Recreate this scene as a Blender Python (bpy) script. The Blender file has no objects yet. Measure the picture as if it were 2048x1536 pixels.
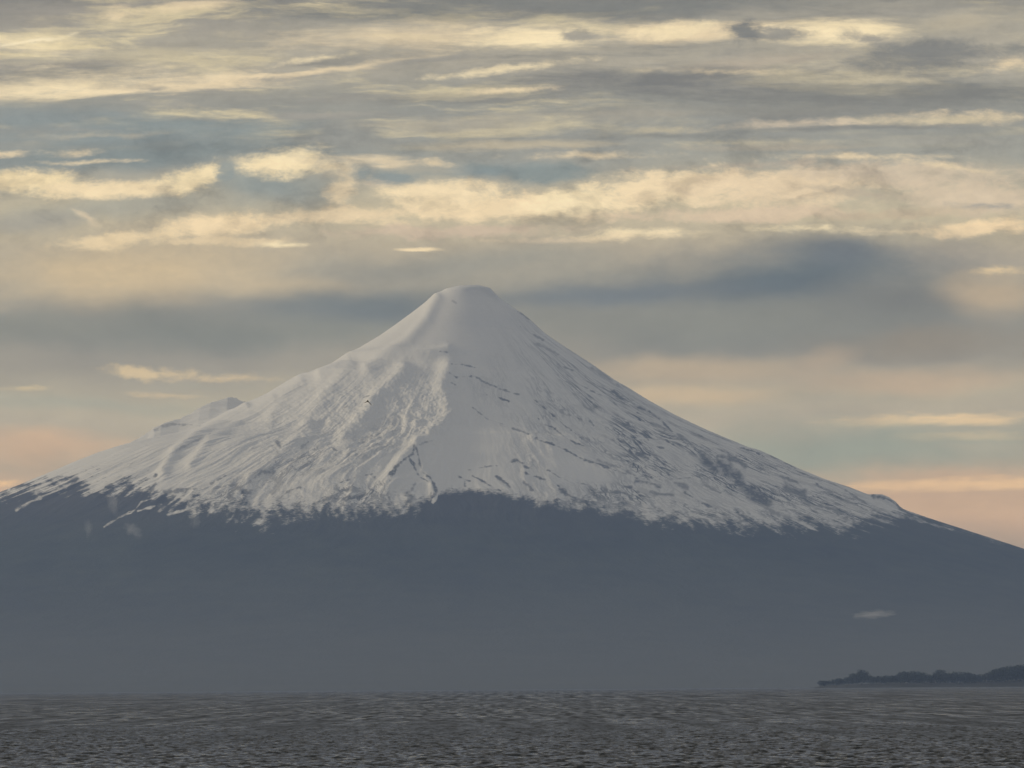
import bpy, math, random
import numpy as np
from mathutils import Matrix, Vector

random.seed(7)
rng = np.random.default_rng(11)
scene = bpy.context.scene
COL = scene.collection

# ------------------------------------------------------------------ camera geometry
W, H = 2048.0, 1536.0           # units of the measurements below
F = 14088.0                     # focal length in those units (about 248 mm)
CAM_H = 8.0
HORIZON_MID, TILT = 1375.8, math.radians(0.378)
PITCH = math.atan((HORIZON_MID - H / 2) / F)
fwd = np.array([0, math.cos(PITCH), math.sin(PITCH)])
up0 = np.array([0, -math.sin(PITCH), math.cos(PITCH)])
rt0 = np.array([1.0, 0, 0])
right = math.cos(TILT) * rt0 - math.sin(TILT) * up0
upv = math.sin(TILT) * rt0 + math.cos(TILT) * up0


def ray(x, y):
    d = fwd + (x - W / 2) / F * right + (H / 2 - y) / F * upv
    return d / d[1]


def at(x, y, dist):
    d = ray(x, y)
    return np.array([d[0] * dist, dist, CAM_H + d[2] * dist])


def project(X, Y, Z):
    dx, dy, dz = X, Y, Z - CAM_H
    f = dx * fwd[0] + dy * fwd[1] + dz * fwd[2]
    a = dx * right[0] + dy * right[1] + dz * right[2]
    b = dx * upv[0] + dy * upv[1] + dz * upv[2]
    return W / 2 + F * a / f, H / 2 - F * b / f


cam = bpy.data.cameras.new("camera")
cam_ob = bpy.data.objects.new("camera", cam)
COL.objects.link(cam_ob)
cam.sensor_width = 36.0
cam.lens = 36.0 * F / W
cam.clip_start, cam.clip_end = 0.5, 300000.0
M = Matrix((
    (right[0], upv[0], -fwd[0], 0.0),
    (right[1], upv[1], -fwd[1], 0.0),
    (right[2], upv[2], -fwd[2], CAM_H),
    (0, 0, 0, 1)))
cam_ob.matrix_world = M
scene.camera = cam_ob

# ------------------------------------------------------------------ helpers


def lin(c):
    return tuple(((v / 255.0) / 12.92 if v <= 10 else ((v / 255.0 + 0.055) / 1.055) ** 2.4) for v in c)


def tag(o, label=None, cat=None, kind=None, group=None):
    if label: o["label"] = label
    if cat: o["category"] = cat
    if kind: o["kind"] = kind
    if group: o["group"] = group
    return o


def link_mesh(name, verts, faces, mat=None, smooth=True, parent=None):
    """verts (n,3) array; faces (m,3|4) int array"""
    me = bpy.data.meshes.new(name)
    verts = np.asarray(verts, dtype=np.float32)
    faces = np.asarray(faces, dtype=np.int32)
    k = faces.shape[1]
    me.vertices.add(len(verts))
    me.vertices.foreach_set("co", verts.ravel())
    me.loops.add(faces.size)
    me.loops.foreach_set("vertex_index", faces.ravel())
    me.polygons.add(len(faces))
    me.polygons.foreach_set("loop_start", np.arange(0, faces.size, k, dtype=np.int32))
    me.polygons.foreach_set("loop_total", np.full(len(faces), k, dtype=np.int32))
    me.polygons.foreach_set("use_smooth", np.full(len(faces), smooth, dtype=bool))
    me.update(calc_edges=True)
    me.validate()
    o = bpy.data.objects.new(name, me)
    COL.objects.link(o)
    if mat: me.materials.append(mat)
    if parent: o.parent = parent
    return o


def float_attr(o, name, arr):
    a = o.data.attributes.new(name, 'FLOAT', 'POINT')
    a.data.foreach_set("value", np.asarray(arr, dtype=np.float32).ravel())


def grid_faces(nr, nc, wrap=False):
    i = np.arange(nr - 1)[:, None]
    ncc = nc if wrap else nc - 1
    j = np.arange(ncc)[None, :]
    a = i * nc + j
    b = i * nc + (j + 1) % nc
    c = (i + 1) * nc + (j + 1) % nc
    d = (i + 1) * nc + j
    return np.stack([a, b, c, d], -1).reshape(-1, 4)


def _h(ix, iy, seed):
    n = (ix.astype(np.int64) * 374761393 + iy.astype(np.int64) * 668265263 + seed * 974634777) & 0xFFFFFFFF
    n = ((n ^ (n >> 13)) * 1274126177) & 0xFFFFFFFF
    n = n ^ (n >> 16)
    return (n & 0xFFFF).astype(np.float32) / 65535.0 * (2 * math.pi)


def gnoise(x, y, seed=0):
    x = np.asarray(x, dtype=np.float64); y = np.asarray(y, dtype=np.float64)
    x0 = np.floor(x); y0 = np.floor(y)
    fx = (x - x0).astype(np.float32); fy = (y - y0).astype(np.float32)
    u = fx * fx * fx * (fx * (fx * 6 - 15) + 10)
    v = fy * fy * fy * (fy * (fy * 6 - 15) + 10)
    out = 0
    for dx in (0, 1):
        for dy in (0, 1):
            a = _h(x0 + dx, y0 + dy, seed)
            g = np.cos(a) * (fx - dx) + np.sin(a) * (fy - dy)
            out = out + g * (u if dx else 1 - u) * (v if dy else 1 - v)
    return out * 1.5


def fbm(x, y, octv=4, seed=0, gain=0.5):
    s, a, f = 0, 1.0, 1.0
    for k in range(octv):
        s = s + a * gnoise(x * f + 17.3 * k, y * f - 9.1 * k, seed + k)
        a *= gain; f *= 2.03
    return s


def sstep(a, b, x):
    t = np.clip((x - a) / (b - a), 0, 1)
    return t * t * (3 - 2 * t)


def seg_dist(px, py, pts):
    best = np.full(px.shape, 1e9, dtype=np.float32)
    for (x0, y0), (x1, y1) in zip(pts[:-1], pts[1:]):
        dx, dy = x1 - x0, y1 - y0
        t = np.clip(((px - x0) * dx + (py - y0) * dy) / (dx * dx + dy * dy), 0, 1)
        best = np.minimum(best, np.hypot(px - x0 - t * dx, py - y0 - t * dy))
    return best


class NT:
    """small wrapper for writing node trees"""
    def __init__(self, tree):
        self.t = tree
        for n in list(tree.nodes): tree.nodes.remove(n)

    def n(self, kind, inputs=None, **props):
        nd = self.t.nodes.new(kind)
        for k, v in props.items(): setattr(nd, k, v)
        for k, v in (inputs or {}).items(): self.put(nd.inputs[k], v)
        return nd

    def put(self, sock, v):
        if isinstance(v, bpy.types.NodeSocket): self.t.links.new(v, sock)
        elif isinstance(v, bpy.types.Node): self.t.links.new(v.outputs[0], sock)
        else: sock.default_value = v

    def math(self, op, a, b=0.0, c=None, clamp=False):
        nd = self.n('ShaderNodeMath', {0: a, 1: b}, operation=op, use_clamp=clamp)
        if c is not None: self.put(nd.inputs[2], c)
        return nd.outputs[0]

    def vmath(self, op, a, b=(0, 0, 0)):
        return self.n('ShaderNodeVectorMath', {0: a, 1: b}, operation=op).outputs[0]

    def mix(self, f, a, b, blend='MIX'):
        nd = self.n('ShaderNodeMix', data_type='RGBA', blend_type=blend, clamp_factor=True)
        for s, v in ((nd.inputs[0], f), (nd.inputs[6], a), (nd.inputs[7], b)): self.put(s, v)
        return nd.outputs[2]

    def remap(self, v, a, b, c=0.0, d=1.0, smooth=True):
        return self.n('ShaderNodeMapRange', {0: v, 1: a, 2: b, 3: c, 4: d},
                      interpolation_type='SMOOTHSTEP' if smooth else 'LINEAR', clamp=True).outputs[0]

    def noise(self, vec, scale, detail=4.0, rough=0.5, dist=0.0, dims='3D'):
        return self.n('ShaderNodeTexNoise', {'Vector': vec, 'Scale': scale, 'Detail': detail, 'Roughness': rough,
                                             'Distortion': dist}, noise_dimensions=dims)


def new_mat(name):
    m = bpy.data.materials.new(name)
    m.use_nodes = True
    return m, NT(m.node_tree)


def rgba(c): return (c[0], c[1], c[2], 1.0)


# ------------------------------------------------------------------ air and light settings
SIGMA = 1.15e-5                 # haze density, 1/m
HAZE_TOP, HAZE_BACK = 2760.0, 63000.0
LINF = np.array([0.175, 0.212, 0.280])     # brightness of a very thick stretch of this air
SUN_EL, SUN_AZ = math.radians(14.0), math.radians(-76.0)   # azimuth from +Y, clockwise

# ------------------------------------------------------------------ world: sky and cloud decks
world = bpy.data.worlds.new("World")
scene.world = world
world.use_nodes = True
world.cycles.sampling_method = 'MANUAL'
world.cycles.sample_map_resolution = 512
w = NT(world.node_tree)


def uv_of(x, y):
    d = ray(x, y)
    return d[0] * F / 1000.0, d[2] * F / 1000.0


def air(v):
    z = max(v * 1000.0 / F, 1e-4)
    T = math.exp(-SIGMA * min(HAZE_BACK, HAZE_TOP / z))
    return T


def beyond(c, v):
    """radiance a cloud needs for it to be seen as sRGB c through the haze"""
    T = air(v)
    l = np.array(lin(c))
    return np.maximum((l - LINF * (1 - T)) / T, 0.004)


tc = w.n('ShaderNodeTexCoord')
sep = w.n('ShaderNodeSeparateXYZ', {0: tc.outputs['Generated']})
dx, dy, dz = sep.outputs
dyc = w.math('MAXIMUM', dy, 0.02)
U = w.math('MULTIPLY', w.math('DIVIDE', dx, dyc), F / 1000.0)
V = w.math('MULTIPLY', w.math('DIVIDE', dz, dyc), F / 1000.0)
UV = w.n('ShaderNodeCombineXYZ', {0: U, 1: V, 2: 0.0}).outputs[0]


def warped(sx, sy, ax, ay, detail, rough, off):
    c = w.n('ShaderNodeMapping', {'Vector': UV, 'Location': (off, off * 0.7, off), 'Scale': (sx, sy, 1.0)}).outputs[0]
    nz = w.noise(c, 1.0, detail, rough)
    disp = w.vmath('MULTIPLY', w.vmath('SUBTRACT', nz.outputs['Color'], (0.5, 0.5, 0.5)), (ax, ay, 0.0))
    return w.vmath('ADD', UV, disp)


def edge(sx, sy, detail, rough, off):
    c = w.n('ShaderNodeMapping', {'Vector': UV, 'Location': (off, off * 1.3, off), 'Scale': (sx, sy, 1.0)}).outputs[0]
    nz = w.noise(c, 1.0, detail, rough, 0.3)
    return w.math('SUBTRACT', nz.outputs[0], 0.5)


MODES = {   # warped coordinates, edge noise, noise amount, softness
    's': (warped(2.6, 13.0, 0.18, 0.055, 6.0, 0.60, 3.1), edge(4.0, 26.0, 6.0, 0.66, 7.7), 1.45, 0.62),
    'p': (warped(8.0, 14.0, 0.085, 0.045, 8.0, 0.66, 5.3), edge(9.0, 19.0, 8.0, 0.70, 1.9), 1.45, 0.50),
    'f': (warped(13.0, 24.0, 0.05, 0.022, 6.0, 0.62, 6.1), edge(16.0, 44.0, 7.0, 0.68, 2.7), 1.6, 0.85),
    'm': (warped(2.4, 4.6, 0.26, 0.125, 5.0, 0.5, 9.2), edge(3.4, 8.0, 6.0, 0.58, 4.4), 0.75, 0.80),
}

RAMP = [(-120, (128, 128, 126)), (0, (138, 136, 131)), (60, (168, 162, 148)), (130, (172, 165, 150)), (200, (152, 151, 143)),
        (260, (150, 150, 144)), (330, (158, 157, 148)), (420, (192, 180, 154)), (490, (180, 169, 149)),
        (560, (160, 155, 143)), (640, (143, 142, 136)), (720, (155, 150, 140)), (790, (172, 164, 147)),
        (850, (174, 165, 149)), (900, (172, 163, 147)), (960, (197, 171, 147)), (1040, (186, 161, 142)),
        (1110, (165, 152, 140)), (1400, (150, 148, 145))]
v_lo, v_hi = uv_of(1024, 1400)[1], uv_of(1024, -120)[1]
rampn = w.n('ShaderNodeValToRGB', {0: w.remap(MODES['m'][0] and w.n('ShaderNodeSeparateXYZ', {0: MODES['m'][0]}).outputs[1], v_lo, v_hi, smooth=False)})
els = rampn.color_ramp.elements
stops = sorted(((uv_of(1024, y)[1] - v_lo) / (v_hi - v_lo), 0.25 * beyond(c, uv_of(1024, y)[1])) for y, c in RAMP)
els[0].position, els[0].color = stops[0][0], rgba(stops[0][1])
els[1].position, els[1].color = stops[-1][0], rgba(stops[-1][1])
for p, c in stops[1:-1]:
    e = els.new(p); e.color = rgba(c)
cur = w.vmath('MULTIPLY', rampn.outputs[0], (4, 4, 4))

CREAM, BRIGHT, TAN, GRAY, DARK, GAP = (230, 211, 168), (246, 228, 180), (186, 175, 153), (155, 151, 142), (128, 129, 126), (135, 143, 142)
PEACH = (222, 192, 156)
# cloud banks: x, y, half width, half height, tilt (deg, up to the right), colour, cover, texture
CLOUDS = [
    # high streaky deck
    (1150, 18, 800, 34, 0, DARK, .95, 's'), (150, 25, 350, 45, 0, (158, 152, 142), .7, 's'),
    (240, 30, 78, 23.5, 0, CREAM, .8, 'f'), (395, 12, 120, 12, 3, CREAM, .8, 's'), (420, 60, 170, 28, 0, (163, 157, 146), .6, 's'),
    (300, 110, 320, 30, 0, (204, 191, 160), .7, 's'),
    (95, 92, 190, 24, -3, BRIGHT, .9, 's'), (60, 84, 134, 6.0, 8, (252, 238, 196), .9, 'f'), (110, 172, 360, 46, 3, (240, 222, 176), .97, 's'), (340, 166, 300, 26, 5, (236, 218, 174), .9, 's'), (430, 160, 260, 22, 3, CREAM, .7, 's'),
    (110, 128, 212, 12.2, 3, (152, 147, 139), .85, 'f'),
    (820, 74, 330, 38, 2, (222, 205, 165), .85, 's'), (1060, 72, 210, 36, 2, BRIGHT, .95, 's'),
    (1400, 62, 240, 32, 3, CREAM, .9, 's'), (1330, 60, 110, 20, 3, BRIGHT, .7, 'p'), (1690, 60, 180, 36, 2, BRIGHT, .95, 's'), (1930, 40, 130, 25, 4, TAN, .7, 's'),
    (1850, 20, 260, 14, 3, (150, 147, 140), .6, 's'),
    (1495, 63, 52, 27, 10, (121, 123, 123), .95, 'p'), (1568, 67, 62, 16, 0, (146, 144, 138), .9, 'p'), (1165, 70, 52, 13, 0, GRAY, .9, 'p'),
    (1745, 76, 75, 20, -8, GRAY, .9, 'p'), (1850, 112, 210, 50, 0, (132, 132, 129), .97, 'p'), (1470, 108, 89, 18.5, 0, GRAY, .8, 'f'),
    (1500, 125, 230, 16, 3, (180, 168, 150), .8, 's'),
    (2015, 128, 78, 21.0, 4, CREAM, .9, 'f'), (2030, 98, 67, 18.5, 0, DARK, .8, 'f'),
    (1330, 166, 660, 50, 1, (127, 127, 125), .98, 's'), (1800, 192, 500, 48, 0, (132, 132, 128), .97, 's'), (960, 188, 330, 26, 1, (143, 141, 134), .85, 's'),
    (1400, 222, 520, 18, 1, (150, 148, 140), .7, 's'),
    (640, 138, 260, 11, 6, CREAM, .85, 's'), (640, 118, 145, 9.8, 8, BRIGHT, .8, 'f'), (1010, 138, 235, 12.2, 6, BRIGHT, .85, 'f'), (1000, 181, 168, 8.5, 3, CREAM, .85, 'f'),
    (1440, 143, 212, 9.8, -2, CREAM, .6, 'f'), (1780, 161, 179, 11.0, 1, (196, 184, 158), .7, 'f'),
    (560, 158, 156, 11.0, 3, GRAY, .85, 'f'), (840, 122, 150, 10, 5, GRAY, .9, 's'), (310, 178, 50, 9.8, 5, GRAY, .8, 'f'), (420, 182, 50, 8.5, 3, GRAY, .8, 'f'),
    (700, 195, 260, 12, 2, (152, 149, 141), .8, 's'),
]
N_DECK = len(CLOUDS)
CLOUDS += [
    # open gaps and thin veil on the left
    (150, 235, 360, 36, 0, (140, 147, 146), .9, 's'), (330, 262, 430, 30, 0, (139, 147, 146), .9, 's'), (330, 205, 180, 12, 0, (162, 158, 148), .6, 's'),
    (210, 271, 257, 11.0, 1, (172, 167, 153), .85, 'f'), (560, 284, 100, 8.5, 0, (170, 166, 152), .85, 'f'), (650, 228, 200, 10, 0, (160, 156, 147), .8, 's'),
    (900, 250, 300, 22, 1, (165, 160, 148), .8, 's'), (1000, 292, 260, 14, 1, (190, 178, 154), .8, 's'), (1200, 235, 200, 14, 0, (170, 163, 148), .6, 's'),
    (1950, 234, 150, 20, 1, (228, 210, 168), .9, 'f'), (1790, 238, 190, 17, 4, (216, 200, 164), .9, 'f'), (1880, 236, 260, 22, 2, (200, 187, 158), .6, 's'), (1590, 248, 240, 15, 3, (206, 191, 160), .8, 'f'), (1720, 259, 290, 10, 2, (137, 137, 133), .9, 's'),
    (1330, 273, 212, 9.8, 0, (138, 138, 133), .9, 'f'), (1330, 260, 168, 12.2, 2, (200, 187, 158), .6, 'f'), (1900, 285, 220, 18, -2, (163, 160, 150), .7, 's'),
    (1480, 286, 224, 11.0, 0, (205, 191, 160), .6, 'f'), (1600, 300, 300, 10, 0, (178, 168, 150), .7, 's'), (1180, 310, 212, 12.2, 0, CREAM, .7, 'f'),
    (300, 318, 620, 32, 0, GAP, .97, 'm'), (1010, 335, 260, 20, 0, (140, 148, 147), .7, 's'),
    (560, 385, 170, 40, 0, (140, 147, 145), .9, 'm'), (300, 425, 330, 24, 0, (156, 156, 147), .7, 'm'), (60, 440, 120, 22, 0, (158, 155, 146), .7, 'm'),
    (20, 308, 44, 11.0, 0, CREAM, .9, 'f'), (150, 306, 78, 11.0, 0, CREAM, .85, 'f'), (190, 323, 134, 6.0, 1, CREAM, .85, 'f'),
    # bank of lit cumulus
    (60, 366, 160, 36, 0, (242, 222, 172), .97, 'p'), (230, 378, 200, 22, 2, (236, 216, 170), .95, 'p'), (390, 356, 90, 28, 8, (240, 221, 172), .95, 'p'),
    (565, 328, 135, 32, 3, (242, 223, 174), .97, 'p'), (590, 310, 84, 26.0, 4, BRIGHT, .9, 'f'), (660, 335, 89, 26.0, -8, (226, 208, 166), .85, 'f'), (740, 322, 170, 14, -3, (218, 202, 164), .9, 's'), (870, 324, 56, 11.0, -4, CREAM, .9, 'f'),
    (456, 345, 24, 30, 0, (136, 145, 145), .85, 'p'), (680, 378, 42, 36, 0, (226, 207, 165), .85, 'p'), (770, 362, 67, 21.0, -8, (208, 194, 162), .8, 'f'),
    (1090, 352, 125, 30, 0, (137, 145, 143), .95, 'p'), (990, 340, 110, 20, -6, (138, 146, 144), .9, 'p'), (960, 345, 67, 13.5, 0, (132, 143, 145), .7, 'f'),
    (1000, 415, 340, 40, 2, (234, 213, 168), .95, 'p'), (890, 388, 190, 38, 4, (240, 220, 174), .95, 'p'), (790, 352, 100, 18, -4, (136, 145, 145), .9, 'p'), (1160, 400, 150, 36, 8, BRIGHT, .9, 'p'),
    (1340, 375, 240, 46, 4, (240, 219, 173), .95, 'p'), (1560, 370, 300, 52, 0, (226, 206, 166), .95, 'p'), (1830, 345, 300, 34, -3, (206, 191, 160), .9, 'p'),
    (1960, 395, 220, 44, 0, (208, 192, 160), .9, 'p'), (1720, 313, 224, 11.0, -1, CREAM, .85, 'f'), (1900, 335, 168, 9.8, -8, CREAM, .8, 'f'),
    (1480, 330, 246, 8.5, 2, (178, 166, 150), .8, 'f'), (1720, 385, 150, 12, -6, (186, 173, 152), .85, 'p'), (1880, 350, 179, 12.2, -6, (184, 172, 152), .8, 'f'),
    (1970, 412, 100, 12.2, 0, (152, 151, 146), .85, 'f'), (1500, 430, 360, 18, 0, (214, 194, 160), .8, 'p'), (1780, 430, 200, 14, 3, (190, 174, 150), .7, 'p'),
    (640, 432, 230, 20, 2, (226, 206, 164), .85, 'p'), (440, 452, 170, 30, 3, (236, 214, 168), .95, 'p'), (260, 478, 150, 22, 3, (234, 213, 167), .95, 'p'), (430, 482, 170, 10, 0, (226, 206, 163), .8, 'p'), (180, 438, 67, 11.0, -30, (214, 198, 162), .8, 'f'),
    (560, 489, 89, 8.5, 1, BRIGHT, .9, 'f'), (900, 465, 300, 15, 1, (204, 186, 156), .8, 'p'), (1290, 466, 170, 16, 1, (240, 222, 176), .95, 'f'), (1230, 474, 150, 12, 2, CREAM, .8, 'f'), (1080, 482, 179, 9.8, 0, (214, 196, 160), .8, 'f'),
    (1640, 458, 179, 11.0, -1, BRIGHT, .9, 'f'), (1800, 462, 201, 9.8, -1, CREAM, .9, 'f'), (1970, 455, 160, 22, 3, (236, 212, 166), .95, 'p'),
    # low stratus
    (900, 525, 420, 36, 1, (152, 150, 141), .8, 'm'), (1330, 510, 170, 40, 0, (176, 166, 149), .6, 'm'), (1640, 505, 260, 34, 0, (134, 135, 134), .8, 'm'),
    (1900, 510, 200, 40, 0, (166, 157, 144), .8, 'm'),
    (1520, 600, 460, 130, 3, (138, 139, 134), .75, 'm'), (1600, 550, 360, 95, 4, (122, 127, 129), .85, 'm'), (1590, 560, 300, 52, 5, (107, 116, 122), .9, 'm'), (1690, 500, 90, 40, 0, (116, 122, 127), .8, 'm'), (1230, 592, 320, 34, 3, (122, 128, 132), .95, 'm'),
    (1840, 610, 190, 75, 0, (128, 129, 127), .9, 'm'),
    (850, 497, 42, 6.5, 0, (240, 219, 172), .97, 's'), (240, 555, 330, 75, 0, (202, 182, 150), .9, 'm'), (560, 575, 160, 30, 0, (190, 174, 148), .6, 'm'),
    (720, 612, 260, 48, 2, (122, 128, 130), .95, 'm'), (430, 665, 430, 36, 0, (134, 136, 131), .9, 'm'), (80, 660, 240, 36, 0, (141, 141, 134), .9, 'm'),
    (1450, 660, 480, 60, 0, (136, 137, 132), .92, 'm'), (1850, 690, 260, 36, 2, (146, 139, 129), .85, 'm'), (2010, 590, 110, 60, 0, (186, 168, 144), .85, 'm'), (2000, 541, 89, 12.2, 2, (218, 194, 156), .9, 'f'),
    # low warm bank near the horizon
    (1400, 738, 300, 36, 0, (187, 170, 147), .85, 'm'), (1340, 795, 260, 28, 0, (196, 176, 149), .85, 'm'), (1830, 765, 300, 36, 0, (187, 168, 146), .9, 'm'),
    (1640, 720, 70, 26, 20, (178, 162, 143), .7, 'm'),
    (310, 745, 110, 20, -4, (208, 187, 153), .9, 'p'), (60, 775, 78, 9.8, 0, (202, 184, 152), .85, 'f'), (470, 757, 123, 12.2, 0, (200, 180, 150), .8, 'f'), (330, 790, 145, 8.5, -3, (194, 176, 149), .8, 'f'),
    (400, 775, 145, 11.0, 0, (162, 158, 145), .8, 'f'), (140, 810, 380, 26, 0, (163, 161, 148), .85, 'm'),
    (1860, 838, 310, 18, 3, (224, 196, 158), .95, 's'), (1940, 868, 190, 14, 0, (208, 184, 152), .9, 's'), (1930, 856, 134, 6.0, 0, (172, 164, 148), .8, 'f'),
    (1760, 908, 520, 62, 0, (153, 157, 146), .97, 'm'), (1960, 892, 120, 12, 0, (166, 162, 148), .8, 's'),
    (1930, 970, 330, 22, 1, (224, 190, 153), .95, 's'), (1950, 1015, 260, 36, 0, (191, 165, 143), .85, 'm'),
    (100, 895, 300, 36, 0, (203, 174, 147), .85, 'm'), (10, 966, 67, 11.0, 0, (238, 198, 152), .95, 'f'),
]
# finer structure inside the cloud decks: thin bright places, thicker grey ones
v_top, v_a, v_b, v_c, v_d = [uv_of(1024, q)[1] for q in (60, 235, 330, 500, 640)]


def tex(mode, sx, sy, off, detail, rough):
    c = w.n('ShaderNodeMapping', {'Vector': MODES[mode][0], 'Scale': (sx, sy, 1.0), 'Location': (off, off * .6, off * .3)}).outputs[0]
    return w.noise(c, 1.0, detail, rough, 0.2).outputs[0]


f1, f2, f3, f4 = tex('s', 2.2, 17.0, 2.2, 7.0, .62), tex('s', 6.0, 55.0, 5.2, 4.0, .6), tex('p', 7.0, 13.0, 0.2, 8.0, .64), tex('m', 3.0, 9.0, 8.0, 4.0, .5)
high = w.remap(V, v_b, v_a)
left = w.remap(U, 0.35, -0.15, 0.40, 1.0)
mid = w.math('MULTIPLY', w.remap(V, v_c - .02, v_c + .06), w.remap(V, v_a + .03, v_b))
low = w.remap(V, v_c + .03, v_c - .06)


def deck_texture(k):
    """bright thin places and grey thick ones in the high deck"""
    c = w.mix(w.math('MULTIPLY', w.remap(f1, .50, .70), w.math('MULTIPLY', high, w.math('MULTIPLY', left, .75 * k))), cur, rgba(beyond((234, 216, 172), v_a)))
    return w.mix(w.math('MULTIPLY', w.remap(f1, .48, .30), w.math('MULTIPLY', high, .60 * k)), c, rgba(beyond((130, 130, 127), v_a)))


for k, (x, y, rx, ry, ang, col, cover, mode) in enumerate(CLOUDS):
    if k in (0, N_DECK): cur = deck_texture(0.9 if k == 0 else 0.4)
    co, nz, k, soft = MODES[mode]
    if y < 520 and col[0] - col[2] > 45: col = (col[0], col[1] - 2, col[2] + 5)
    u0, v0 = uv_of(x, y)
    mp = w.n('ShaderNodeMapping', {'Vector': co, 'Location': (u0, v0, 0), 'Rotation': (0, 0, math.radians(ang) - 0.0),
                                   'Scale': (rx * 1.5 / 1000, ry * 1.5 / 1000, 1.0)}, vector_type='TEXTURE')
    g = w.n('ShaderNodeTexGradient', {0: mp}, gradient_type='SPHERICAL')
    t = w.math('MULTIPLY_ADD', nz, k, g.outputs['Fac'])
    lo = 0.27 * k - 0.08
    a = w.remap(t, lo, lo + soft, 0.0, cover)
    cur = w.mix(a, cur, rgba(beyond(col, v0)))

cur = w.mix(w.math('MULTIPLY', w.remap(f3, .52, .32), mid), cur, w.vmath('MULTIPLY', cur, (.785, .78, .765)))
g1 = w.math('MULTIPLY', w.math('SUBTRACT', f2, .5), w.math('MULTIPLY_ADD', high, .34, .06))
g2 = w.math('MULTIPLY', w.math('SUBTRACT', f3, .5), w.math('MULTIPLY_ADD', mid, .45, .20))
g3 = w.math('MULTIPLY', w.math('SUBTRACT', f4, .5), w.math('MULTIPLY', low, .55))
f5 = tex('p', 38.0, 62.0, 3.7, 4.0, .62)
g4 = w.math('MULTIPLY', w.math('SUBTRACT', f5, .5), w.remap(V, v_d, v_c, .08, .30))
gain = w.math('ADD', w.math('ADD', g1, g2), w.math('ADD', w.math('ADD', g3, g4), 1.0))
cur = w.vmath('MULTIPLY', cur, w.n('ShaderNodeCombineXYZ', {0: gain, 1: gain, 2: gain}).outputs[0])

# the rest of the dome: an even overcast, thinner overhead, with some blue coming through
dome_n = w.noise(tc.outputs['Generated'], 3.0, 4.0, 0.5).outputs[0]
el = w.remap(dz, 0.30, 0.90)
over = w.mix(el, (0.245, 0.248, 0.265, 1), (0.40, 0.37, 0.32, 1))
over = w.mix(w.remap(dome_n, 0.35, 0.7), over, w.vmath('MULTIPLY', over, (1.35, 1.3, 1.2)))
west = w.remap(dy, 0.75, 0.35)
upw = w.remap(V, v_hi, v_hi + 0.7)
away = w.math('MAXIMUM', west, upw)
cur = w.mix(away, cur, over)
sky = w.n('ShaderNodeTexSky', sky_type='NISHITA')
sky.sun_disc = False
sky.sun_elevation, sky.sun_rotation = SUN_EL, SUN_AZ
sky.altitude = 60.0
col10 = w.vmath('MULTIPLY', cur, (10, 10, 10))
fin = w.mix(w.math('MULTIPLY', away, 0.12), col10, sky.outputs[0])
bg = w.n('ShaderNodeBackground', {'Color': fin, 'Strength': 0.1})
w.n('ShaderNodeOutputWorld', {'Surface': bg})

# ------------------------------------------------------------------ sun behind thin cloud, low on the left
sl = bpy.data.lights.new("sun", 'SUN')
sl.energy, sl.angle, sl.color = 2.3, math.radians(9), (1.0, 0.85, 0.62)
so = bpy.data.objects.new("sun", sl)
COL.objects.link(so)
sdir = Vector((math.sin(SUN_AZ) * math.cos(SUN_EL), math.cos(SUN_AZ) * math.cos(SUN_EL), math.sin(SUN_EL)))
so.rotation_euler = (-sdir).to_track_quat('-Z', 'Y').to_euler()
so.location = (-300, 200, 400)

# ------------------------------------------------------------------ volcano
DV = 45000.0
XS = at(938, 570, DV)[0]


def prof(pts):
    q = np.array([at(x, y, DV) for x, y in pts])
    return np.abs(q[:, 0] - XS), q[:, 2]


LEFT = [(938, 570), (915, 572), (890, 578), (866, 595), (840, 613), (820, 628), (790, 650), (760, 671), (730, 689), (700, 708), (660, 733),
        (625, 743), (600, 750), (575, 763), (545, 781), (500, 802), (470, 819), (440, 836), (400, 855), (350, 871), (306, 880), (280, 884),
        (240, 894), (200, 906), (150, 926), (100, 947), (60, 964), (30, 977), (0, 989), (-60, 1012), (-120, 1033)]
RIGHT = [(938, 570), (960, 571), (980, 576), (1000, 597), (1030, 618), (1045, 627), (1060, 639), (1090, 667), (1130, 694), (1180, 726), (1230, 761),
         (1260, 778), (1300, 803), (1350, 831), (1400, 855), (1450, 877), (1500, 898), (1520, 903), (1550, 917), (1600, 941), (1650, 961),
         (1700, 977), (1750, 997), (1790, 1014), (1820, 1026), (1860, 1040), (1900, 1053), (1950, 1069), (2000, 1085), (2048, 1101), (2110, 1120)]
HILL = [(530, 860), (505, 822), (490, 801), (470, 793), (455, 791), (440, 797), (420, 804), (400, 814), (380, 827), (362, 837), (340, 845), (325, 850), (312, 857), (300, 867), (280, 880), (255, 893), (220, 915)]
SCARP = [(1650, 985), (1700, 982), (1735, 988), (1765, 988), (1778, 994), (1792, 1004), (1800, 1013), (1812, 1022), (1840, 1040), (1880, 1060)]
pl, pr = prof(LEFT), prof(RIGHT)


def tail(p, rmax):
    """let the flank run out to the lake"""
    r, z = p
    s = (z[-2] - z[-1]) / (r[-1] - r[-2])
    rr = np.linspace(r[-1], rmax, 60)[1:]
    zz = (z[-1] + 60) * np.exp(-(rr - r[-1]) * s / (z[-1] + 60)) - 60
    t = (rr - r[-1]) / (rmax - r[-1])
    zz = zz * (1 - t ** 3) - 4 * t ** 3
    return np.concatenate([r, rr]), np.concatenate([z, zz])


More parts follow.
